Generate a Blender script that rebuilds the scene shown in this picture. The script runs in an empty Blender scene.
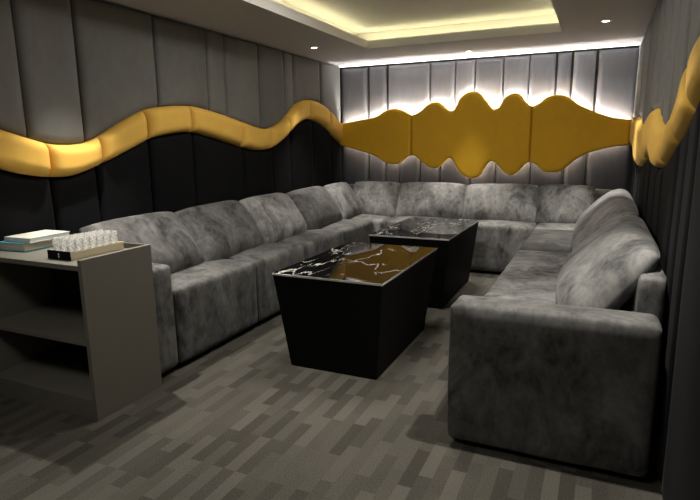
import bpy, bmesh, math, random
from mathutils import Vector, Matrix, noise
random.seed(7)
S = bpy.context.scene
COL = S.collection

# ------------------------------------------------------------------ camera
cam_d = bpy.data.cameras.new('camera')
cam = bpy.data.objects.new('camera', cam_d)
COL.objects.link(cam)
cam_d.sensor_width = 36.0
cam_d.lens = 36.0 * 543.74 / 700.0
cam_d.clip_start = 0.02
R_ = Vector((0.91055334, 0.41321785, -0.01198464))
U_ = Vector((-0.06917673, 0.18088967, 0.98106753))
F_ = Vector((-0.40756251, 0.89248526, -0.19329476))
cam.matrix_world = Matrix(((R_.x, U_.x, -F_.x, 0), (R_.y, U_.y, -F_.y, 0), (R_.z, U_.z, -F_.z, 1.5), (0, 0, 0, 1)))
S.camera = cam

# ------------------------------------------------------------------ world, exposure
w = bpy.data.worlds.new('world'); S.world = w; w.use_nodes = True
w.node_tree.nodes['Background'].inputs[0].default_value = (0.5, 0.5, 0.5, 1)
w.node_tree.nodes['Background'].inputs[1].default_value = 0.0
S.view_settings.view_transform = 'Standard'
S.view_settings.look = 'None'
S.view_settings.gamma = 1
S.view_settings.use_curve_mapping = False
S.view_settings.exposure = 1.0

# ------------------------------------------------------------------ room numbers (metres)
XL, XR, YB, YF, ZC = -3.38, 0.333, 7.15, -1.6, 2.545
DOWNLIGHTS = [(-2.97, 5.61), (-1.50, 6.72), (-0.04, 5.63)]           # in the picture
DOWNLIGHTS_NEAR = [(-2.98, 2.65), (-0.06, 2.5), (-2.3, -0.2), (-0.4, -0.3)]   # same rows, above and behind the camera's view
SPOT_W = 115.0
COVE_E, LED_E, STRIP_E = 11.0, 160.0, 1.2

def spot(x, y, watt, size=74, blend=0.85, tilt=(0, 0)):
    d = bpy.data.lights.new('downlight_beam', 'SPOT')
    d.energy = watt; d.spot_size = math.radians(size); d.spot_blend = blend
    d.shadow_soft_size = 0.025; d.color = (1.0, 0.95, 0.86)
    o = bpy.data.objects.new('downlight_beam', d); COL.objects.link(o)
    o.location = (x, y, ZC - 0.03); o.rotation_euler = (math.radians(tilt[0]), math.radians(tilt[1]), 0)
    return o
for (x, y), wt, sz, tl in zip(DOWNLIGHTS, [SPOT_W*1.05, SPOT_W*.9, SPOT_W*1.2], [66, 54, 66], [(8, -6), (-9, 0), (8, 6)]): spot(x, y, wt, sz, 1.0, tl)
for (x, y), wt in zip(DOWNLIGHTS_NEAR, [SPOT_W, SPOT_W, SPOT_W*2, SPOT_W*2]): spot(x, y, wt, tilt=(0, -9 if x < -1 else 9))

# unseen fill lights added in the tray to brighten the walls and sofas
def disc(x, y, watt, size=.7):
    d = bpy.data.lights.new('fill_disc', 'AREA'); d.shape = 'DISK'; d.size = size; d.energy = watt; d.color = (1, .955, .88)
    o = bpy.data.objects.new('fill_disc', d); COL.objects.link(o); o.location = (x, y, 2.745)
disc(-1.45, 3.8, 24); disc(-1.45, .3, 12)

# ------------------------------------------------------------------ helpers
def tag(o, label=None, cat=None, group=None, kind=None):
    if label: o['label'] = label
    if cat: o['category'] = cat
    if group: o['group'] = group
    if kind: o['kind'] = kind
    return o
def empty(name, loc, label, cat, group=None):
    o = bpy.data.objects.new(name, None); COL.objects.link(o); o.location = loc
    o.empty_display_size = 0.1
    return tag(o, label, cat, group)
def link(name, bm, mat, parent=None, smooth=True, label=None):
    me = bpy.data.meshes.new(name)
    bmesh.ops.recalc_face_normals(bm, faces=bm.faces[:])
    bm.to_mesh(me); bm.free()
    if smooth:
        for p in me.polygons: p.use_smooth = True
    me.materials.append(mat)
    o = bpy.data.objects.new(name, me); COL.objects.link(o)
    if parent is not None:
        o.parent = parent
        o.matrix_parent_inverse = Matrix.Translation(-Vector(parent.location))
    if label: o['label'] = label
    return o
def smooth_by_angle(o, deg=40):
    me = o.data
    bm = bmesh.new(); bm.from_mesh(me)
    for e in bm.edges:
        if len(e.link_faces) == 2 and e.calc_face_angle(0) > math.radians(deg): e.smooth = False
    bm.to_mesh(me); bm.free()
def box_bm(x0, y0, z0, x1, y1, z1, bev=0.0, seg=2, bm=None):
    nb = bmesh.new()
    bmesh.ops.create_cube(nb, size=1)
    for v in nb.verts:
        v.co = Vector(((x0+x1)/2 + v.co.x*(x1-x0), (y0+y1)/2 + v.co.y*(y1-y0), (z0+z1)/2 + v.co.z*(z1-z0)))
    if bev > 0:
        bmesh.ops.bevel(nb, geom=nb.edges[:], offset=bev, segments=seg, affect='EDGES', profile=0.5)
    if bm is None: return nb
    me = bpy.data.meshes.new('tmp'); nb.to_mesh(me); nb.free(); bm.from_mesh(me); bpy.data.meshes.remove(me)
    return bm
def taper_bm(top, bot, z0, z1, bev=0.004):
    bm = bmesh.new()
    a = [bm.verts.new((x, y, z1)) for x, y in ((top[0], top[1]), (top[2], top[1]), (top[2], top[3]), (top[0], top[3]))]
    b = [bm.verts.new((x, y, z0)) for x, y in ((bot[0], bot[1]), (bot[2], bot[1]), (bot[2], bot[3]), (bot[0], bot[3]))]
    bm.faces.new(a); bm.faces.new(b[::-1])
    for i in range(4): bm.faces.new((a[i], b[i], b[(i+1) % 4], a[(i+1) % 4]))
    bmesh.ops.bevel(bm, geom=bm.edges[:], offset=bev, segments=2, affect='EDGES', profile=0.5)
    return bm
def lathe_bm(prof, n=20, c=(0, 0, 0)):
    bm = bmesh.new(); rings = []
    for r, z in prof:
        if r < 1e-6: rings.append([bm.verts.new((c[0], c[1], c[2]+z))])
        else: rings.append([bm.verts.new((c[0]+r*math.cos(2*math.pi*i/n), c[1]+r*math.sin(2*math.pi*i/n), c[2]+z)) for i in range(n)])
    for a, b in zip(rings, rings[1:]):
        for i in range(n):
            j = (i+1) % n
            f = [a[i % len(a)], a[j % len(a)], b[j % len(b)], b[i % len(b)]]
            f = list(dict.fromkeys(f))
            if len(f) > 2: bm.faces.new(f)
    return bm
def tube_bm(pts, r=0.006, n=8):
    bm = bmesh.new(); rings = []
    pts = [Vector(p) for p in pts]
    for i, p in enumerate(pts):
        t = (pts[min(i+1, len(pts)-1)] - pts[max(i-1, 0)]).normalized()
        s = t.cross(Vector((0, 1, 0)));  s = s.normalized() if s.length > 1e-4 else Vector((1, 0, 0))
        u = s.cross(t)
        rings.append([bm.verts.new(p + r*(s*math.cos(2*math.pi*k/n) + u*math.sin(2*math.pi*k/n))) for k in range(n)])
    for a, b in zip(rings, rings[1:]):
        for k in range(n): bm.faces.new((a[k], a[(k+1) % n], b[(k+1) % n], b[k]))
    bm.faces.new(rings[0]); bm.faces.new(rings[-1][::-1])
    return bm
def curve(pts):
    """smooth function through (u, z) points"""
    pts = sorted(pts); us = [p[0] for p in pts]; zs = [p[1] for p in pts]; n = len(pts)
    m = []
    for i in range(n):
        a, b = max(i-1, 0), min(i+1, n-1)
        m.append((zs[b]-zs[a])/(us[b]-us[a]))
    def f(u):
        if u <= us[0]: return zs[0] + m[0]*(u-us[0])
        if u >= us[-1]: return zs[-1] + m[-1]*(u-us[-1])
        for i in range(n-1):
            if u <= us[i+1]:
                h = us[i+1]-us[i]; t = (u-us[i])/h
                return ((2*t**3-3*t*t+1)*zs[i] + (t**3-2*t*t+t)*h*m[i] + (-2*t**3+3*t*t)*zs[i+1] + (t**3-t*t)*h*m[i+1])
    return f
K = 1.13
def KW(pts, K=K): return [(y*K, 1.5+(z-1.5)*K) for y, z in pts]           # survey numbers to room metres
def padded_bm(fr, u0, u1, lo, hi, t, r, nu=12, nv=16, base=0.012, sag=0.0):
    """stuffed upholstered panel on a wall: fr(u, z, depth) -> point; outline lo(u)..hi(u)"""
    bm = bmesh.new(); grid = []
    def sp(i, n):
        s = i/n; return 0.5*s + 0.5*(1-math.cos(math.pi*s))/2 if n > 24 else (1-math.cos(math.pi*s))/2
    for i in range(nu+1):
        u = u0 + (u1-u0)*sp(i, nu); a, b = lo(u), hi(u)
        e = 0.004
        ca = 1/math.hypot(1, (lo(u+e)-lo(u-e))/(2*e)); cb = 1/math.hypot(1, (hi(u+e)-hi(u-e))/(2*e))
        row = []
        for j in range(nv+1):
            z = a + (b-a)*sp(j, nv)
            f = 1.0
            for d in (u-u0, u1-u, (z-a)*ca, (b-z)*cb):
                q = min(max(d/r, 0), 1)
                f *= math.sqrt(max(0, 1-(1-q)**2))
            wob = 0.10*noise.noise(Vector((u*2.3, z*1.7, t*40+u0)))
            row.append(bm.verts.new(fr(u, z, base + (t-base)*f*(1+wob))))
        grid.append(row)
    for i in range(nu):
        for j in range(nv): bm.faces.new((grid[i][j], grid[i+1][j], grid[i+1][j+1], grid[i][j+1]))
    # border down to the wall and a back
    ring = [grid[i][0] for i in range(nu+1)] + [grid[nu][j] for j in range(1, nv+1)] + [grid[i][nv] for i in range(nu-1, -1, -1)] + [grid[0][j] for j in range(nv-1, 0, -1)]
    uz = []
    for i in range(nu+1): u = u0+(u1-u0)*sp(i, nu); uz.append((u, lo(u)))
    for j in range(1, nv+1): uz.append((u1, lo(u1)+(hi(u1)-lo(u1))*sp(j, nv)))
    for i in range(nu-1, -1, -1): u = u0+(u1-u0)*sp(i, nu); uz.append((u, hi(u)))
    for j in range(nv-1, 0, -1): uz.append((u0, lo(u0)+(hi(u0)-lo(u0))*sp(j, nv)))
    back = [bm.verts.new(fr(u, z, 0)) for u, z in uz]
    n = len(ring)
    for i in range(n): bm.faces.new((ring[i], ring[(i+1) % n], back[(i+1) % n], back[i]))
    bm.faces.new(back)
    return bm
def soft_bm(dx, dy, dz, r=0.05, bulge=(0, 0, 0), n=10, wr=0.0, seed=0, wscale=7.0, pull=0.0):
    """upholstered block centred on the origin: rounded edges, crowned faces, wrinkles"""
    bm = bmesh.new()
    bmesh.ops.create_cube(bm, size=2)
    bmesh.ops.subdivide_edges(bm, edges=bm.edges[:], cuts=n, use_grid_fill=True)
    h = Vector((dx/2, dy/2, dz/2))
    off = Vector((seed*3.1, seed*1.7, seed*0.9))
    for v in bm.verts:
        c = [max(-1, min(1, a)) for a in v.co]
        # crowd grid lines toward the edges
        c = [math.copysign(1-(1-abs(a))**1.5, a) for a in c]
        p = Vector((c[0]*h.x, c[1]*h.y, c[2]*h.z))
        q = Vector([max(-(h[i]-r), min(h[i]-r, p[i])) for i in range(3)])
        d = p-q
        if d.length > 1e-9: p = q + d.normalized()*r
        b = Vector(((1-c[1]**2)*(1-c[2]**2)*c[0]*bulge[0], (1-c[0]**2)*(1-c[2]**2)*c[1]*bulge[1], (1-c[0]**2)*(1-c[1]**2)*c[2]*bulge[2]))
        p = p + b
        if wr:
            nrm = d.normalized() if d.length > 1e-9 else Vector(c).normalized()
            s = Vector((p.x*wscale, p.y*wscale, p.z*wscale*.45)) + off
            a = noise.noise(s) + .5*noise.noise(s*2.3)
            edge = max(abs(c[0]), abs(c[1]))**6
            p = p + nrm*wr*a*(0.7+pull*edge)
        v.co = p
    return bm

def pillow_bm(w, h, front, back, n=30, m=22, seed=0):
    """stuffed back cushion: local x = width, z = height, front faces -y; thin seam all round"""
    bm = bmesh.new(); gf = []; gb = []
    def par(i, k): a = -1+2*i/k; return math.copysign(1-(1-abs(a))**1.4, a)
    for i in range(n+1):
        u = par(i, n); rf = []; rb = []
        for j in range(m+1):
            v = par(j, m)
            # rounded corners, slightly bowed sides
            cu = u*(1-.045*abs(v)**5); cv = v*(1-.06*abs(u)**5)
            x = cu*w/2; z = cv*h/2
            f = (max(0, 1-abs(u)**3.2))**.58 * (max(0, 1-abs(v)**3.4))**.55
            so = seed*5.3
            big = noise.noise(Vector((x*3.2+so, z*3.2, so)))
            ed = max(abs(u), abs(v))
            # gathers running in from the seams
            gu = noise.noise(Vector((z*34+so, x*5, 1.7)))*max(0, (abs(u)-.45)/.55)**1.5*(1-abs(u)**8)
            gv = noise.noise(Vector((x*30+so, z*5, 9.1)))*max(0, (abs(v)-.45)/.55)**1.5*(1-abs(v)**8)
            wr = .013*big*f + .016*gu + .014*gv
            slump = 1+.22*(-v)*(1-v*v)
            rf.append(bm.verts.new((x, -(.010+front*f*slump+wr), z)))
            rb.append(bm.verts.new((x, .010+back*f+.5*wr, z)) if 0 < i < n and 0 < j < m else None)
        gf.append(rf); gb.append(rb)
    for i in range(n+1):
        for j in range(m+1):
            if gb[i][j] is None:
                gb[i][j] = bm.verts.new((gf[i][j].co.x, .010, gf[i][j].co.z))
    for i in range(n):
        for j in range(m):
            bm.faces.new((gf[i][j], gf[i+1][j], gf[i+1][j+1], gf[i][j+1]))
            bm.faces.new((gb[i][j], gb[i][j+1], gb[i+1][j+1], gb[i+1][j]))
    ring = [(i, 0) for i in range(n)] + [(n, j) for j in range(m)] + [(i, m) for i in range(n, 0, -1)] + [(0, j) for j in range(m, 0, -1)]
    for k in range(len(ring)):
        a, b = ring[k], ring[(k+1) % len(ring)]
        bm.faces.new((gf[a[0]][a[1]], gb[a[0]][a[1]], gb[b[0]][b[1]], gf[b[0]][b[1]]))
    return bm

# ------------------------------------------------------------------ materials
def mat(name):
    m = bpy.data.materials.new(name); m.use_nodes = True
    nt = m.node_tree; return m, nt, nt.nodes['Principled BSDF']
def plain(name, col, rough=0.5, metal=0.0, spec=0.5, bump=0.0, bscale=200):
    m, nt, b = mat(name)
    b.inputs['Base Color'].default_value = (*col, 1); b.inputs['Roughness'].default_value = rough
    b.inputs['Metallic'].default_value = metal; b.inputs['Specular IOR Level'].default_value = spec
    tc = nt.nodes.new('ShaderNodeTexCoord'); nz = nt.nodes.new('ShaderNodeTexNoise'); nz.inputs['Scale'].default_value = bscale
    nt.links.new(tc.outputs['Object'], nz.inputs['Vector'])
    mx = nt.nodes.new('ShaderNodeMapRange'); mx.inputs[3].default_value = rough*.9; mx.inputs[4].default_value = min(1, rough*1.1)
    nt.links.new(nz.outputs['Fac'], mx.inputs[0]); nt.links.new(mx.outputs[0], b.inputs['Roughness'])
    if bump:
        bp = nt.nodes.new('ShaderNodeBump'); bp.inputs['Strength'].default_value = bump; bp.inputs['Distance'].default_value = 0.002
        nt.links.new(nz.outputs['Fac'], bp.inputs['Height']); nt.links.new(bp.outputs[0], b.inputs['Normal'])
    return m
def velvet(name, dark, light, sheen=0.5, scale=3.0, mott=1.0, tint=(1, 1, 1), rnd=0.25, rough=0.75, spec=.2, dist=.5, stretch=(1, 1, 0.6)):
    m, nt, b = mat(name); N = nt.nodes; L = nt.links
    tc = N.new('ShaderNodeTexCoord'); oi = N.new('ShaderNodeObjectInfo')
    mp = N.new('ShaderNodeMapping'); mp.inputs['Scale'].default_value = stretch
    ad = N.new('ShaderNodeVectorMath'); ad.operation = 'ADD'
    L.new(tc.outputs['Object'], mp.inputs[0]); L.new(mp.outputs[0], ad.inputs[0])
    sc = N.new('ShaderNodeMath'); sc.operation = 'MULTIPLY'; sc.inputs[1].default_value = 20; L.new(oi.outputs['Random'], sc.inputs[0]); L.new(sc.outputs[0], ad.inputs[1])
    n1 = N.new('ShaderNodeTexNoise'); n1.inputs['Scale'].default_value = scale; n1.inputs['Detail'].default_value = 5; n1.inputs['Roughness'].default_value = .62; n1.inputs['Distortion'].default_value = dist
    n2 = N.new('ShaderNodeTexNoise'); n2.inputs['Scale'].default_value = scale*6; n2.inputs['Detail'].default_value = 3; n2.inputs['Distortion'].default_value = .6
    n3 = N.new('ShaderNodeTexNoise'); n3.inputs['Scale'].default_value = 900
    for n in (n1, n2, n3): L.new(ad.outputs[0], n.inputs['Vector'])
    mixn = N.new('ShaderNodeMix'); mixn.inputs[0].default_value = .28; L.new(n1.outputs['Fac'], mixn.inputs[2]); L.new(n2.outputs['Fac'], mixn.inputs[3])
    mr = N.new('ShaderNodeMapRange'); mr.inputs[1].default_value = .5-.2/mott; mr.inputs[2].default_value = .5+.2/mott; L.new(mixn.outputs[0], mr.inputs[0])
    cm = N.new('ShaderNodeMix'); cm.data_type = 'RGBA'; cm.inputs[6].default_value = (*dark, 1); cm.inputs[7].default_value = (*light, 1); L.new(mr.outputs[0], cm.inputs[0])
    rr = N.new('ShaderNodeMapRange'); rr.inputs[3].default_value = 1-rnd; rr.inputs[4].default_value = 1+rnd; L.new(oi.outputs['Random'], rr.inputs[0])
    vs = N.new('ShaderNodeVectorMath'); vs.operation = 'SCALE'; L.new(cm.outputs[2], vs.inputs[0]); L.new(rr.outputs[0], vs.inputs['Scale'])
    mc = N.new('ShaderNodeMix'); mc.data_type = 'RGBA'; mc.blend_type = 'MULTIPLY'; mc.inputs[0].default_value = 1
    L.new(vs.outputs[0], mc.inputs[6]); L.new(oi.outputs['Color'], mc.inputs[7]); L.new(mc.outputs[2], b.inputs['Base Color'])
    b.inputs['Roughness'].default_value = rough; b.inputs['Specular IOR Level'].default_value = spec
    b.inputs['Sheen Weight'].default_value = sheen; b.inputs['Sheen Roughness'].default_value = .35; b.inputs['Sheen Tint'].default_value = (*tint, 1)
    bp = N.new('ShaderNodeBump'); bp.inputs['Strength'].default_value = .15; bp.inputs['Distance'].default_value = .004
    L.new(mixn.outputs[0], bp.inputs['Height']); L.new(bp.outputs[0], b.inputs['Normal'])
    return m
def emit(name, col, s):
    m, nt, b = mat(name)
    b.inputs['Base Color'].default_value = (*col, 1)
    b.inputs['Emission Color'].default_value = (*col, 1); b.inputs['Emission Strength'].default_value = s
    return m

M_sofa = velvet('grey_crushed_velvet', (.030, .030, .031), (.205, .202, .196), sheen=.10, scale=4.6, mott=1.25, rnd=.10, dist=.9)
M_up = velvet('grey_velvet', (.115, .114, .105), (.17, .168, .157), sheen=.25, scale=2.0, mott=.9, rnd=.12)
M_low = velvet('black_velvet', (.0045, .0045, .005), (.009, .009, .010), sheen=.01, spec=.04, scale=2.0, mott=.8, rnd=.15)
M_back = velvet('silver_grey_velvet', (.135, .137, .152), (.215, .218, .24), sheen=.15, scale=3.0, mott=.8, rnd=.12, stretch=(1, 1, .25))
M_backlow = velvet('slate_velvet', (.034, .034, .040), (.070, .070, .080), sheen=.12, scale=3.0, mott=.8, rnd=.2, stretch=(1, 1, .25))
M_gold = velvet('gold_velvet', (.68, .40, .075), (.82, .50, .105), sheen=.12, scale=3.5, mott=.7, tint=(1, .8, .4), rnd=.06)
M_goldback = velvet('mustard_velvet', (.60, .335, .018), (.74, .42, .026), sheen=.1, scale=2.0, mott=.7, tint=(1, .8, .3), rnd=.04)
M_ceil = plain('ceiling_paint', (.52, .505, .49), .8, bump=.05)
M_wall = plain('dark_wall_backing', (.03, .03, .03), .9)
M_black = plain('black_lacquer', (.004, .004, .004), .6, spec=.08)
M_cab = plain('taupe_laminate', (.135, .127, .105), .6, bump=.03)
M_cabin = plain('black_board', (.01, .01, .01), .8)
M_trim = plain('white_metal', (.8, .8, .78), .3)
M_lens = emit('lamp_lens', (1, .95, .85), 30)
M_cove = emit('cove_led', (1.0, .91, .52), COVE_E)
M_led = emit('panel_led', (1.0, .975, .94), LED_E)
M_ledlow = emit('panel_led_dim', (1.0, .90, .74), LED_E*.22)
M_strip = emit('edge_led', (1.0, .97, .92), STRIP_E)
M_stripdim = emit('edge_led_dim', (1.0, .97, .92), STRIP_E*.2)

def carpet():
    m, nt, b = mat('carpet'); N = nt.nodes; L = nt.links
    g = N.new('ShaderNodeNewGeometry'); sx = N.new('ShaderNodeSeparateXYZ'); L.new(g.outputs['Position'], sx.inputs[0])
    def mth(op, a, bb=None):
        n = N.new('ShaderNodeMath'); n.operation = op
        for k, v in ((0, a), (1, bb)):
            if v is None: continue
            if isinstance(v, (int, float)): n.inputs[k].default_value = v
            else: L.new(v, n.inputs[k])
        return n.outputs[0]
    CX, CY = 0.066, 0.31
    def wnoise(vec, dim='2D'):
        n = N.new('ShaderNodeTexWhiteNoise'); n.noise_dimensions = dim
        L.new(vec, n.inputs['W' if dim == '1D' else 'Vector']); return n.outputs['Value']
    col = mth('FLOOR', mth('DIVIDE', sx.outputs['X'], CX))
    ph = mth('DIVIDE', mth('FLOOR', mth('MULTIPLY', wnoise(col, '1D'), 3)), 3)
    row = mth('FLOOR', mth('ADD', mth('DIVIDE', sx.outputs['Y'], CY), ph))
    cb = N.new('ShaderNodeCombineXYZ'); L.new(col, cb.inputs[0]); L.new(row, cb.inputs[1])
    par = mth('MODULO', mth('ADD', mth('ABSOLUTE', col), mth('ABSOLUTE', row)), 2)
    val = mth('ADD', mth('ADD', .14, mth('MULTIPLY', par, .30)), mth('MULTIPLY', wnoise(cb.outputs[0]), .44))
    fine = N.new('ShaderNodeTexNoise'); fine.inputs['Scale'].default_value = 130; fine.inputs['Detail'].default_value = 4; fine.inputs['Roughness'].default_value = .8
    L.new(g.outputs['Position'], fine.inputs['Vector'])
    big = N.new('ShaderNodeTexNoise'); big.inputs['Scale'].default_value = 2.2; L.new(g.outputs['Position'], big.inputs['Vector'])
    v2 = mth('ADD', val, mth('MULTIPLY', mth('SUBTRACT', fine.outputs['Fac'], .5), 2.0))
    v3 = mth('ADD', v2, mth('MULTIPLY', mth('SUBTRACT', big.outputs['Fac'], .5), .5))
    rp = N.new('ShaderNodeValToRGB'); L.new(v3, rp.inputs[0])
    rp.color_ramp.elements[0].position = 0.05; rp.color_ramp.elements[0].color = (.038, .0355, .029, 1)
    rp.color_ramp.elements[1].position = 0.95; rp.color_ramp.elements[1].color = (.098, .092, .078, 1)
    L.new(rp.outputs[0], b.inputs['Base Color']); b.inputs['Roughness'].default_value = .95; b.inputs['Specular IOR Level'].default_value = .1
    bp = N.new('ShaderNodeBump'); bp.inputs['Strength'].default_value = .5; bp.inputs['Distance'].default_value = .004
    L.new(fine.outputs['Fac'], bp.inputs['Height']); L.new(bp.outputs[0], b.inputs['Normal'])
    return m
M_carpet = carpet()
def marble():
    m, nt, b = mat('black_marble'); N = nt.nodes; L = nt.links
    g = N.new('ShaderNodeNewGeometry')
    d = N.new('ShaderNodeTexNoise'); d.inputs['Scale'].default_value = 1.7; d.inputs['Detail'].default_value = 8; d.inputs['Roughness'].default_value = .55; d.inputs['Distortion'].default_value = .25
    mp = N.new('ShaderNodeMapping'); mp.inputs['Scale'].default_value = (1.9, .75, 1); mp.inputs['Rotation'].default_value = (0, 0, .8)
    L.new(g.outputs['Position'], mp.inputs[0]); L.new(mp.outputs[0], d.inputs['Vector'])
    s = N.new('ShaderNodeMath'); s.operation = 'SUBTRACT'; s.inputs[1].default_value = .5; L.new(d.outputs['Fac'], s.inputs[0])
    a = N.new('ShaderNodeMath'); a.operation = 'ABSOLUTE'; L.new(s.outputs[0], a.inputs[0])
    br = N.new('ShaderNodeTexNoise'); br.inputs['Scale'].default_value = 5; L.new(g.outputs['Position'], br.inputs['Vector'])
    wd = N.new('ShaderNodeMapRange'); wd.inputs[1].default_value = .40; wd.inputs[2].default_value = .66; wd.inputs[3].default_value = .0008; wd.inputs[4].default_value = .016; L.new(br.outputs['Fac'], wd.inputs[0])
    dv = N.new('ShaderNodeMath'); dv.operation = 'DIVIDE'; L.new(a.outputs[0], dv.inputs[0]); L.new(wd.outputs[0], dv.inputs[1])
    rp = N.new('ShaderNodeValToRGB'); L.new(dv.outputs[0], rp.inputs[0])
    rp.color_ramp.elements[0].position = 0; rp.color_ramp.elements[0].color = (.80, .78, .72, 1)
    rp.color_ramp.elements[1].position = 1; rp.color_ramp.elements[1].color = (.006, .006, .006, 1)
    L.new(rp.outputs[0], b.inputs['Base Color']); b.inputs['Roughness'].default_value = .03
    b.inputs['Specular IOR Level'].default_value = .8
    return m
M_marble = marble()
M_edge = plain('polished_glass_edge', (.35, .35, .33), .2)
def glass():
    m, nt, b = mat('clear_glass'); N = nt.nodes; L = nt.links
    tr = N.new('ShaderNodeBsdfTransparent'); gl = N.new('ShaderNodeBsdfGlossy'); gl.inputs['Roughness'].default_value = .12
    df = N.new('ShaderNodeBsdfTranslucent'); df.inputs['Color'].default_value = (.9, .9, .88, 1)
    d2 = N.new('ShaderNodeBsdfDiffuse'); d2.inputs['Color'].default_value = (.9, .9, .88, 1)
    fr = N.new('ShaderNodeLayerWeight'); fr.inputs['Blend'].default_value = .35
    m1 = N.new('ShaderNodeMixShader'); L.new(fr.outputs['Facing'], m1.inputs[0]); L.new(tr.outputs[0], m1.inputs[1]); L.new(gl.outputs[0], m1.inputs[2])
    m0 = N.new('ShaderNodeMixShader'); L.new(df.outputs[0], m0.inputs[1]); L.new(d2.outputs[0], m0.inputs[2])
    m2 = N.new('ShaderNodeMixShader'); m2.inputs[0].default_value = .13; vo = N.new('ShaderNodeTexVoronoi'); vo.inputs['Scale'].default_value = 95; tc = N.new('ShaderNodeTexCoord'); L.new(tc.outputs['Object'], vo.inputs['Vector']); vm = N.new('ShaderNodeMapRange'); vm.inputs[1].default_value = .25; vm.inputs[2].default_value = .7; vm.inputs[3].default_value = .02; vm.inputs[4].default_value = .75; L.new(vo.outputs['Distance'], vm.inputs[0]); L.new(vm.outputs[0], m2.inputs[0]); L.new(m1.outputs[0], m2.inputs[1]); L.new(m0.outputs[0], m2.inputs[2])
    L.new(m2.outputs[0], N['Material Output'].inputs['Surface']); N.remove(b)
    return m
M_glass = glass()

# ------------------------------------------------------------------ the room
def struct(name, bm, m):
    o = link(name, bm, m, smooth=False); o['kind'] = 'structure'; return o
struct('floor', box_bm(XL-.25, YF-.2, -.1, XR+.25, YB+.25, 0), M_carpet)
struct('wall_left', box_bm(XL-.24, YF-.2, 0, XL-.04, YB+.25, 2.95), M_wall)
struct('wall_right', box_bm(XR+.045, YF-.2, 0, XR+.245, YB+.25, 2.95), M_wall)
struct('wall_back', box_bm(XL-.04, YB+.05, 0, XR+.045, YB+.25, 2.95), M_wall)
struct('wall_front', box_bm(XL-.04, YF-.2, 0, XR+.045, YF, 2.95), M_wall)
# dropped ceiling border with the lit tray above it
OX0, OX1, OY0, OY1 = -2.49, -.425, -.3, 6.0
LIP = .088
bm = bmesh.new()
bev = 0
box_bm(XL-.04, YF, ZC, OX0, YB+.05, ZC+LIP, bm=bm); box_bm(OX1, YF, ZC, XR+.045, YB+.05, ZC+LIP, bm=bm)
box_bm(OX0, YF, ZC, OX1, OY0, ZC+LIP, bm=bm); box_bm(OX0, OY1, ZC, OX1, YB+.05, ZC+LIP, bm=bm)
TO, TH = .22, 2.76
box_bm(XL-.04, YF, TH, XR+.045, YB+.05, TH+.05, bm=bm)
box_bm(OX0-TO-.04, OY0-TO, ZC+LIP, OX0-TO, OY1+TO, TH, bm=bm); box_bm(OX1+TO, OY0-TO, ZC+LIP, OX1+TO+.04, OY1+TO, TH, bm=bm)
box_bm(OX0-TO, OY0-TO-.04, ZC+LIP, OX1+TO, OY0-TO, TH, bm=bm); box_bm(OX0-TO, OY1+TO, ZC+LIP, OX1+TO, OY1+TO+.04, TH, bm=bm)
struct('ceiling', bm, M_ceil)
bm = bmesh.new(); q = .10; h0, h1 = ZC+LIP+.001, ZC+LIP+.012
box_bm(OX0-q-.012, OY0-q, h0, OX0-q, OY1+q, h1, bm=bm); box_bm(OX1+q, OY0-q, h0, OX1+q+.012, OY1+q, h1, bm=bm)
box_bm(OX0-q, OY1+q, h0, OX1+q, OY1+q+.012, h1, bm=bm); box_bm(OX0-q, OY0-q-.012, h0, OX1+q, OY0-q, h1, bm=bm)
tag(link('cove_light', bm, M_cove, smooth=False), 'warm yellow light strip glowing in the ceiling recess', 'light strip')

# light lines along the back wall's ceiling edge and corners
tag(link('edge_light', box_bm(XL+.02, YB-.085, ZC-.024, XR-.02, YB-.055, ZC-.001, .004), M_strip), 'white light line along ceiling edge of back wall', 'light strip')
tag(link('edge_light', box_bm(XR-.022, YB-.05, 1.75, XR-.010, YB-.038, ZC-.031, .003), M_stripdim), 'white vertical light line in right corner of back wall', 'light strip')

# ------------------------------------------------------------------ upholstered walls
ORD = ['first', 'second', 'third', 'fourth', 'fifth', 'sixth', 'seventh', 'eighth', 'ninth', 'tenth', 'eleventh', 'twelfth', 'thirteenth']
def frL(base): return lambda u, z, d: Vector((base+d, u, z))
def frR(base): return lambda u, z, d: Vector((base-d, u, z))
def frB(base): return lambda u, z, d: Vector((u, base-d, z))
def const(c): return lambda u: c

LT = curve(KW([(0.9, 1.78), (1.45, 1.72), (1.916, 1.594), (2.05, 1.553), (2.21, 1.514), (2.364, 1.510), (2.474, 1.525), (2.587, 1.574), (2.768, 1.661), (2.964, 1.741), (3.102, 1.769), (3.422, 1.793), (3.722, 1.761), (4.106, 1.692), (4.337, 1.650), (4.559, 1.649), (4.824, 1.742), (5.074, 1.90), (5.358, 1.96), (5.712, 1.905), (6.104, 1.737), (6.3, 1.65)], 1.155))
LB = curve(KW([(0.9, 1.57), (1.45, 1.52), (1.888, 1.391), (2.023, 1.352), (2.186, 1.326), (2.341, 1.328), (2.564, 1.392), (2.745, 1.458), (2.98, 1.544), (3.13, 1.572), (3.425, 1.597), (3.702, 1.553), (4.087, 1.475), (4.321, 1.445), (4.545, 1.461), (4.812, 1.566), (5.061, 1.699), (5.347, 1.759), (5.702, 1.693), (6.041, 1.536), (6.3, 1.44)], 1.155))
wl = empty('wave_panel', (XL-.03, 4.6, 1.6), 'long gold velvet wave of padded segments across the left wall', 'wall panel')
ys = [1.6, 2.198*1.145, 2.574*1.145, 2.972*1.145, 3.435*1.145, 4.096*1.145, 4.552*1.145, 4.918*1.145, 5.352*1.145, 5.834*1.145, YB-.02]
for a, b in zip(ys, ys[1:]):
    link('padded_segment', padded_bm(frL(XL-.037), a+.004, b-.004, LB, LT, .13, .065, 18, 18, base=.045), M_gold, wl)
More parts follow.
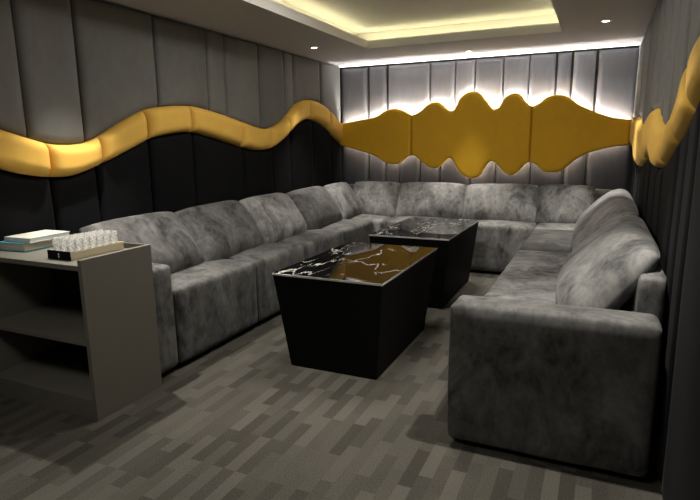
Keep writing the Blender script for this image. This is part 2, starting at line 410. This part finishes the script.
ys = [1.6, 2.11*1.145, 2.49*1.145, 3.15*1.145, 3.72*1.145, 3.953*1.145, 4.456*1.145, 4.907*1.145, 5.086*1.145, 5.694*1.145, YB-.015]
for i, (a, b) in enumerate(zip(ys, ys[1:])):
    o = link('upholstered_panel', padded_bm(frL(XL-.037), a+.006, b-.006, LT, const(ZC-.003), .055, .045, 16, 18), M_up)
    tag(o, '%s grey padded panel from the left, above the gold wave on left wall' % ORD[i], 'wall panel', 'grey panels above the left gold wave')
ys = [1.6, 2.22*1.145, 2.55*1.145, 3.02*1.145, 3.49*1.145, 4.164*1.145, 4.644*1.145, 4.996*1.145, 5.485*1.145, 5.941*1.145, YB-.015]
for i, (a, b) in enumerate(zip(ys, ys[1:])):
    o = link('upholstered_panel', padded_bm(frL(XL-.037), a+.006, b-.006, const(.02), LB, .055, .045, 16, 18), M_low)
    tag(o, '%s black padded panel from the left, below the gold wave on left wall' % ORD[i], 'wall panel', 'black panels below the left gold wave')

RT = curve(KW([(1.2, 1.85), (1.7, 1.86), (2.18, 1.845), (2.38, 1.785), (2.584, 1.683), (2.815, 1.605), (3.098, 1.545), (3.3, 1.575), (3.608, 1.665), (4.0, 1.68), (4.4, 1.62), (4.7, 1.58), (5.073, 1.653), (5.6, 1.70), (6.3, 1.70)]))
RB = curve(KW([(1.2, 1.66), (1.7, 1.72), (2.059, 1.685), (2.202, 1.65), (2.352, 1.585), (2.671, 1.50), (3.113, 1.389), (3.524, 1.345), (3.95, 1.42), (4.4, 1.36), (5.062, 1.286), (5.6, 1.38), (6.3, 1.46)]))
wr_ = empty('wave_panel', (XR+.03, 4.6, 1.6), 'gold velvet wave of padded segments running along the right wall', 'wall panel')
ys = [1.5, 1.9*K, 2.34*K, 2.75*K, 3.2*K, 3.6*K, 4.45*K, 5.1*K, 5.7*K, YB-.02]
for a, b in zip(ys, ys[1:]):
    link('padded_segment', padded_bm(frR(XR+.042), a+.006, b-.006, RB, RT, .092, .07, 18, 16, base=.025), M_gold, wr_)
ys = [1.5, 2.2*K, 2.563*K, 2.918*K, 3.30*K, 3.682*K, 4.089*K, 4.702*K, 5.4*K, YB-.015]
for i, (a, b) in enumerate(zip(ys, ys[1:])):
    o = link('upholstered_panel', padded_bm(frR(XR+.042), a+.012, b-.012, RT, const(ZC-.003), .066, .05, 14, 16), M_up)
    tag(o, '%s grey padded panel from the right, above the gold wave on right wall' % ORD[i], 'wall panel', 'grey panels above the right gold wave')
ys = [1.5, 2.134*K, 2.364*K, 2.591*K, 3.122*K, 3.45*K, 3.856*K, 4.245*K, 4.9*K, 5.5*K, YB-.015]
for i, (a, b) in enumerate(zip(ys, ys[1:])):
    o = link('upholstered_panel', padded_bm(frR(XR+.042), a+.010, b-.010, const(.02), RB, .055, .055, 14, 16), M_low)
    tag(o, '%s black padded panel from the right, below the gold wave on right wall' % ORD[i], 'wall panel', 'black panels below the right gold wave')

# back wall: tall padded panels, gaps between some of them
xs = [(-3.375, -2.98), (-2.95, -2.705), (-2.675, -2.092), (-2.088, -1.762), (-1.758, -1.51), (-1.506, -1.162), (-1.158, -.857), (-.853, -.562), (-.535, -.388), (-.36, -.122), (-.094, .328)]
for i, (a, b) in enumerate(xs):
    o = link('upholstered_panel', padded_bm(frB(YB+.047), a, b, const(1.60), const(ZC-.035), .050, .04, 12, 14), M_back)
    tag(o, '%s silver grey padded panel from the left, above the glowing gold panel' % ORD[i], 'wall panel', 'silver panels of the back wall')
xs = [(-3.375, -2.972), (-2.945, -2.715), (-2.69, -2.502), (-2.498, -2.212), (-2.208, -1.934), (-1.93, -1.54), (-1.535, -1.212), (-1.208, -.784), (-.78, -.412), (-.385, -.165), (-.138, .328)]
for i, (a, b) in enumerate(xs):
    o = link('upholstered_panel', padded_bm(frB(YB+.047), a, b, const(.02), const(1.58), .050, .04, 12, 14), M_backlow)
    tag(o, '%s dark slate padded panel from the left, below the glowing gold panel' % ORD[i], 'wall panel', 'slate panels of the back wall')

BT = curve([(-3.34, 1.76), (-3.036, 1.806), (-2.778, 1.851), (-2.67, 1.913), (-2.528, 1.941), (-2.388, 1.897), (-2.298, 1.85), (-2.183, 1.89), (-2.083, 1.969), (-1.998, 2.003), (-1.905, 1.98), (-1.806, 1.896), (-1.722, 1.906), (-1.674, 2.014), (-1.6, 2.084), (-1.507, 2.109), (-1.413, 2.081), (-1.318, 1.969), (-1.254, 1.895), (-1.176, 1.91), (-1.109, 2.02), (-1.023, 2.063), (-0.934, 2.047), (-0.855, 1.951), (-0.784, 1.907), (-0.7, 1.944), (-0.619, 2.004), (-0.51, 2.028), (-0.399, 2.0), (-0.257, 1.899), (-0.093, 1.82), (0.067, 1.759), (0.299, 1.714)])
BB = curve([(-3.345, 1.472), (-3.04, 1.388), (-2.816, 1.319), (-2.67, 1.232), (-2.561, 1.205), (-2.454, 1.232), (-2.349, 1.312), (-2.244, 1.319), (-2.14, 1.234), (-2.002, 1.156), (-1.889, 1.202), (-1.805, 1.286), (-1.738, 1.267), (-1.67, 1.14), (-1.57, 1.058), (-1.473, 1.033), (-1.379, 1.079), (-1.309, 1.205), (-1.248, 1.255), (-1.179, 1.218), (-1.102, 1.132), (-1.009, 1.084), (-0.921, 1.122), (-0.848, 1.208), (-0.779, 1.244), (-0.708, 1.209), (-0.629, 1.137), (-0.513, 1.12), (-0.403, 1.151), (-0.271, 1.269), (-0.115, 1.356), (0.093, 1.412), (0.296, 1.438)])
wb = empty('wave_panel', (-1.5, YB-.08, 1.6), 'big mustard gold velvet panel with scalloped edges glowing on back wall', 'wall panel')
for a, b in ((-3.34, -2.299), (-2.297, -.786), (-.784, .29)):
    link('padded_segment', padded_bm(frB(YB-.065), a, b, BB, BT, .085, .03, 60, 24, base=.05), M_goldback, wb)
n = 120
for nm, fn, off, mm, lab in (('backlight', BT, -.045, M_led, 'white light strip hidden behind upper edge of the mustard panel'), ('backlight', BB, .045, M_ledlow, 'warm light strip hidden behind lower edge of the mustard panel')):
    pts = []
    for i in range(n+1):
        u = -3.30 + (.25+3.30)*i/n; e = .01
        sl = (fn(u+e)-fn(u-e))/(2*e); L_ = math.hypot(1, sl)
        pts.append((u - off*sl/L_, YB-.045, fn(u)+off/L_))
    tag(link(nm, tube_bm(pts, .006, 6), mm), lab, 'light strip')

# ------------------------------------------------------------------ recessed downlights
where = ['above the left wall wave', 'above the middle of the back sofa', 'beside the right wall']
for (x, y), wh in zip(DOWNLIGHTS, where):
    d = empty('downlight', (x, y, ZC-.012), 'small round recessed downlight in the ceiling ' + wh, 'downlight', 'recessed ceiling downlights')
    link('trim_ring', lathe_bm([(.027, .011), (.027, .002), (.036, 0), (.044, .003), (.046, .0115), (.027, .0115)], 28, (x, y, ZC-.012)), M_trim, d)
    link('lens', lathe_bm([(0, .004), (.026, .004), (.026, .010), (0, .010)], 28, (x, y, ZC-.012)), M_lens, d)

# ------------------------------------------------------------------ sofas
def put(bm, c, rot=None):
    mx = Matrix.Translation(Vector(c))
    if rot is not None: mx = mx @ rot
    bmesh.ops.transform(bm, matrix=mx, verts=bm.verts[:]); return bm
sd = [1]
def block(name, x0, y0, z0, x1, y1, z1, parent, r=.04, bulge=(.008, .008, .015), wr=.006, n=12, label=None, tone=1.0):
    sd[0] += 1
    bm = soft_bm(x1-x0, y1-y0, z1-z0, r, bulge, n, wr, sd[0], 5.0)
    o = link(name, put(bm, ((x0+x1)/2, (y0+y1)/2, (z0+z1)/2)), M_sofa, parent, label=label)
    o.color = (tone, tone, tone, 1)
    return o
def cushion(parent, width, height, thick, centre, rotz, lean, roll=0.0, label=None, tone=1.0):
    """back cushion: local x = width, local y = thickness (front is -y), local z = up"""
    sd[0] += 1
    bm = pillow_bm(width, height, thick*.85, thick*.45, 34, 24, sd[0])
    R = Matrix.Rotation(rotz, 4, 'Z') @ Matrix.Rotation(-lean, 4, 'X') @ Matrix.Rotation(roll, 4, 'Y')
    o = link('back_cushion', put(bm, centre, R), M_sofa, parent, label=label)
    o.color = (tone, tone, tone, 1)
    return o

SH = .565   # seat height
# left sofa
sl = empty('sectional_sofa', (-2.9, 4.3, 0), 'long grey crushed velvet sofa section standing along the left wall', 'sofa', 'grey velvet sofa sections')
link('plinth', box_bm(-3.3, 2.52, 0, -2.60, 6.12, .05), M_black, sl, smooth=False)
block('armrest', -3.31, 2.455, .035, -2.49, 2.668, .742, sl, .035)
block('back_frame', -3.31, 2.67, .035, -3.14, 6.165, .93, sl, .05)
ys = [2.672, 3.62, 4.42, 5.30, 6.165]
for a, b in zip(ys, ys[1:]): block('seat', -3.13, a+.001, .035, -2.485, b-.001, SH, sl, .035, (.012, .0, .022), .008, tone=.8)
ys = [2.50, 3.39, 4.27, 5.11, 6.0]
for i, (a, b) in enumerate(zip(ys, ys[1:])):
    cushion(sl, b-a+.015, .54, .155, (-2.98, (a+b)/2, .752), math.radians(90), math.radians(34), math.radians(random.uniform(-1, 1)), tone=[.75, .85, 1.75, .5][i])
# back sofa
sb = empty('sectional_sofa', (-1.9, 6.6, 0), 'grey crushed velvet sofa section standing along the back wall', 'sofa', 'grey velvet sofa sections')
link('plinth', box_bm(-3.0, 6.24, 0, .1, 6.9, .05), M_black, sb, smooth=False)
block('back_frame', -3.31, 6.885, .035, .29, 7.055, .93, sb, .05)
block('back_frame', -3.31, 6.172, .035, -3.14, 6.883, .93, sb, .05)
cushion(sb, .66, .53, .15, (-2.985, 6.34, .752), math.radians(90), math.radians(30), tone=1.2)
xs = [-3.13, -2.40, -1.50, -.612, .145]
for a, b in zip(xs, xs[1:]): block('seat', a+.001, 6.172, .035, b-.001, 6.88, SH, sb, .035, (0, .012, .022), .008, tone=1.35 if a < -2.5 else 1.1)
xs = [-3.02, -2.36, -1.50, -.635, -.03]
for i, (a, b) in enumerate(zip(xs, xs[1:])):
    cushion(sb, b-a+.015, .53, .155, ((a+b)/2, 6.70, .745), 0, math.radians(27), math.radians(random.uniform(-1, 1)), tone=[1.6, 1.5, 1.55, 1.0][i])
# right sofa
sr = empty('sectional_sofa', (-.15, 4.4, 0), 'grey crushed velvet sofa section with wide armrest along the right wall', 'sofa', 'grey velvet sofa sections')
link('plinth', box_bm(-.5, 2.55, 0, .22, 6.1, .05), M_black, sr, smooth=False)
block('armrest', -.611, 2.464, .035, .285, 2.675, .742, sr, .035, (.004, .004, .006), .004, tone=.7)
block('back_frame', .19, 2.68, .035, .312, 6.165, .905, sr, .035, (.004, .004, .004), .003)
block('back_frame', .15, 6.172, .035, .29, 6.883, .93, sb, .05)
ys = [2.68, 4.09, 4.88, 6.167]
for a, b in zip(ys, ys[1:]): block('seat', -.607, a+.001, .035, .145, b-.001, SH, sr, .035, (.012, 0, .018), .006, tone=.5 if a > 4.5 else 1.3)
for (a, b) in ((2.74, 4.22), (4.20, 6.46)):
    cushion(sr, b-a, .61, .22, (.092, (a+b)/2, .748), math.radians(-90), math.radians(37), tone=1.1)

# ------------------------------------------------------------------ tables
for (x0, y0, x1, y1, lab) in ((-1.914, 2.952, -1.137, 4.175, 'black tapered coffee table with marble top, nearest the camera'), (-1.905, 4.59, -1.147, 5.885, 'black tapered coffee table with marble top, nearest the back sofa')):
    t = empty('coffee_table', ((x0+x1)/2, (y0+y1)/2, 0), lab, 'table', 'black marble coffee tables')
    link('body', taper_bm((x0+.003, y0+.003, x1-.003, y1-.003), (x0+.07, y0+.087, x1-.075, y1-.09), 0, .652), M_black, t, smooth=False)
    link('tabletop', box_bm(x0, y0, .6525, x1, y1, .667, .0015, 1), M_marble, t, smooth=False)
    ed = [c for c in t.children if c.name.startswith('tabletop')][0]
    ed.data.materials.append(M_edge)
    for p in ed.data.polygons:
        if abs(p.normal.z) < .9: p.material_index = 1

# ------------------------------------------------------------------ shelf cabinet
cb = empty('shelf_cabinet', (-2.9, 2.18, 0), 'taupe open shelf cabinet standing at end of left sofa', 'cabinet')
CX0, CX1, CY0, CY1 = -3.36, -2.433, 1.941, 2.435
link('side_panel', box_bm(CX1-.028, CY0, 0, CX1, CY1, .914, .0015, 1), M_cab, cb, smooth=False)
link('side_panel', box_bm(CX0, CY0, 0, CX0+.028, CY1, .88, .0015, 1), M_cab, cb, smooth=False)
link('top_board', box_bm(CX0+.0285, CY0+.004, .852, CX1-.0285, CY1-.013, .880, .0015, 1), M_cab, cb, smooth=False)
link('shelf', box_bm(CX0+.0285, CY0+.012, .428, CX1-.0285, CY1-.013, .452, .0015, 1), M_cab, cb, smooth=False)
link('shelf', box_bm(CX0+.0285, CY0+.003, .095, CX1-.0285, CY1-.013, .118, .0015, 1), M_cab, cb, smooth=False)
link('plinth', box_bm(CX0+.0285, CY0+.003, 0, CX1-.0285, CY0+.02, .0945, .001, 1), M_cab, cb, smooth=False)
link('back_panel', box_bm(CX0+.0285, CY1-.0125, 0, CX1-.0285, CY1, .85, .001, 1), M_cabin, cb, smooth=False, label='black back panel')
link('top_rim', box_bm(CX0+.0285, CY1-.0125, .8505, CX1-.0285, CY1, .914, .001, 1), M_cab, cb, smooth=False)

# ------------------------------------------------------------------ tray of glasses
M_wood = plain('pale_beige_board', (.50, .43, .29), .55)
M_print = plain('faded_print', (.25, .20, .12), .6)
TX0, TX1, TY0, TY1, TZ = -2.80, -2.615, 2.03, 2.40, .8805
tr = empty('glass_tray', ((TX0+TX1)/2, (TY0+TY1)/2, TZ), 'long beige tray with black end holding glasses on the cabinet top', 'tray')
link('tray_floor', box_bm(TX0, TY0, TZ, TX1, TY1, TZ+.018, .001, 1), M_wood, tr, smooth=False)
link('side_board', box_bm(TX1-.006, TY0+.008, TZ+.0185, TX1, TY1-.008, TZ+.046, .001, 1), M_wood, tr, smooth=False)
link('side_board', box_bm(TX0, TY0+.008, TZ+.0185, TX0+.006, TY1-.008, TZ+.046, .001, 1), M_wood, tr, smooth=False)
e = link('end_board', box_bm(TX0, TY0-.004, TZ, TX1, TY0+.0075-.008, TZ+.050, .001, 1), M_black, tr, smooth=False, label='black end board')
link('end_board', box_bm(TX0, TY1-.0075, TZ+.0185, TX1, TY1, TZ+.046, .001, 1), M_wood, tr, smooth=False)
M_emb = plain('pale_blue_print', (.55, .6, .8), .5)
bm = bmesh.new()
box_bm(-2.712, TY0-.0052, TZ+.012, -2.704, TY0-.0042, TZ+.020, bm=bm); box_bm(-2.713, TY0-.0052, TZ+.024, -2.703, TY0-.0042, TZ+.036, bm=bm)
link('emblem', bm, M_emb, tr, smooth=False, label='small pale blue emblem')
prof = [(0, 0), (.0195, 0), (.0215, .002), (.0205, .012), (.0228, .022), (.0212, .032), (.0234, .042), (.0220, .052), (.0238, .060), (.0240, .094), (.0243, .0946), (.0237, .0952), (.0220, .094), (.0205, .040), (.0188, .018), (.016, .0135), (0, .013)]
proto = None
for r in range(3):
    for c in range(7):
        x = TX0+.035 + r*.0575; y = TY0+.038 + c*.0485
        if proto is None:
            proto = link('drinking_glass', lathe_bm(prof, 12), M_glass, smooth=False); o = proto
        else:
            o = proto.copy(); COL.objects.link(o)
        o.location = (x+random.uniform(-.001, .001), y, TZ+.0185)
        tag(o, 'small clear drinking glass standing in the beige tray on the cabinet', 'glass', 'clear glasses in the tray')

# ------------------------------------------------------------------ books
M_cyan = plain('cyan_cover', (.06, .40, .55), .4)
M_page = plain('cream_pages', (.55, .49, .40), .8, bump=.3, bscale=400)
M_pageb = plain('pale_blue_pages', (.66, .74, .78), .7)
def cover_mat():
    m, nt, b = mat('cream_cover'); N = nt.nodes; L = nt.links
    tc = N.new('ShaderNodeTexCoord'); n = N.new('ShaderNodeTexNoise'); n.inputs['Scale'].default_value = 14; n.inputs['Detail'].default_value = 3
    L.new(tc.outputs['Object'], n.inputs['Vector'])
    rp = N.new('ShaderNodeValToRGB'); L.new(n.outputs['Fac'], rp.inputs[0])
    rp.color_ramp.elements[0].position = .34; rp.color_ramp.elements[0].color = (.60, .57, .40, 1)
    rp.color_ramp.elements[1].position = .50; rp.color_ramp.elements[1].color = (.70, .70, .65, 1)
    L.new(rp.outputs[0], b.inputs['Base Color']); b.inputs['Roughness'].default_value = .35
    return m
M_cream = cover_mat()
def book(name, cx, cy, z, wx, wy, th, rot, cover, pages, label, cov_t=.005):
    b = empty(name, (cx, cy, z), label, 'book', 'books on the cabinet top')
    def part(nm, bx, mm):
        bm = box_bm(*bx, .001, 1)
        bmesh.ops.transform(bm, matrix=Matrix.Translation((cx, cy, z)) @ Matrix.Rotation(rot, 4, 'Z'), verts=bm.verts[:])
        link(nm, bm, mm, b, smooth=False)
    X, Y = wx/2, wy/2
    part('back_cover', (-X, -Y, 0, X, Y, cov_t), cover)
    part('pages', (-X+.004, -Y+.004, cov_t+.0002, X-.004, Y-.004, th-cov_t-.0002), pages)
    part('front_cover', (-X, -Y, th-cov_t, X, Y, th), cover)
    part('spine', (-X-.003, -Y, 0, -X-.0002, Y, th), cover)
book('book', -3.222, 2.235, .8808, .215, .28, .050, math.radians(4), M_cyan, M_page, 'thick book with cyan cover lying on the cabinet, under another book')
book('book', -3.19, 2.262, .9315, .215, .29, .030, math.radians(3), M_cream, M_pageb, 'cream covered book lying on top of the cyan book')
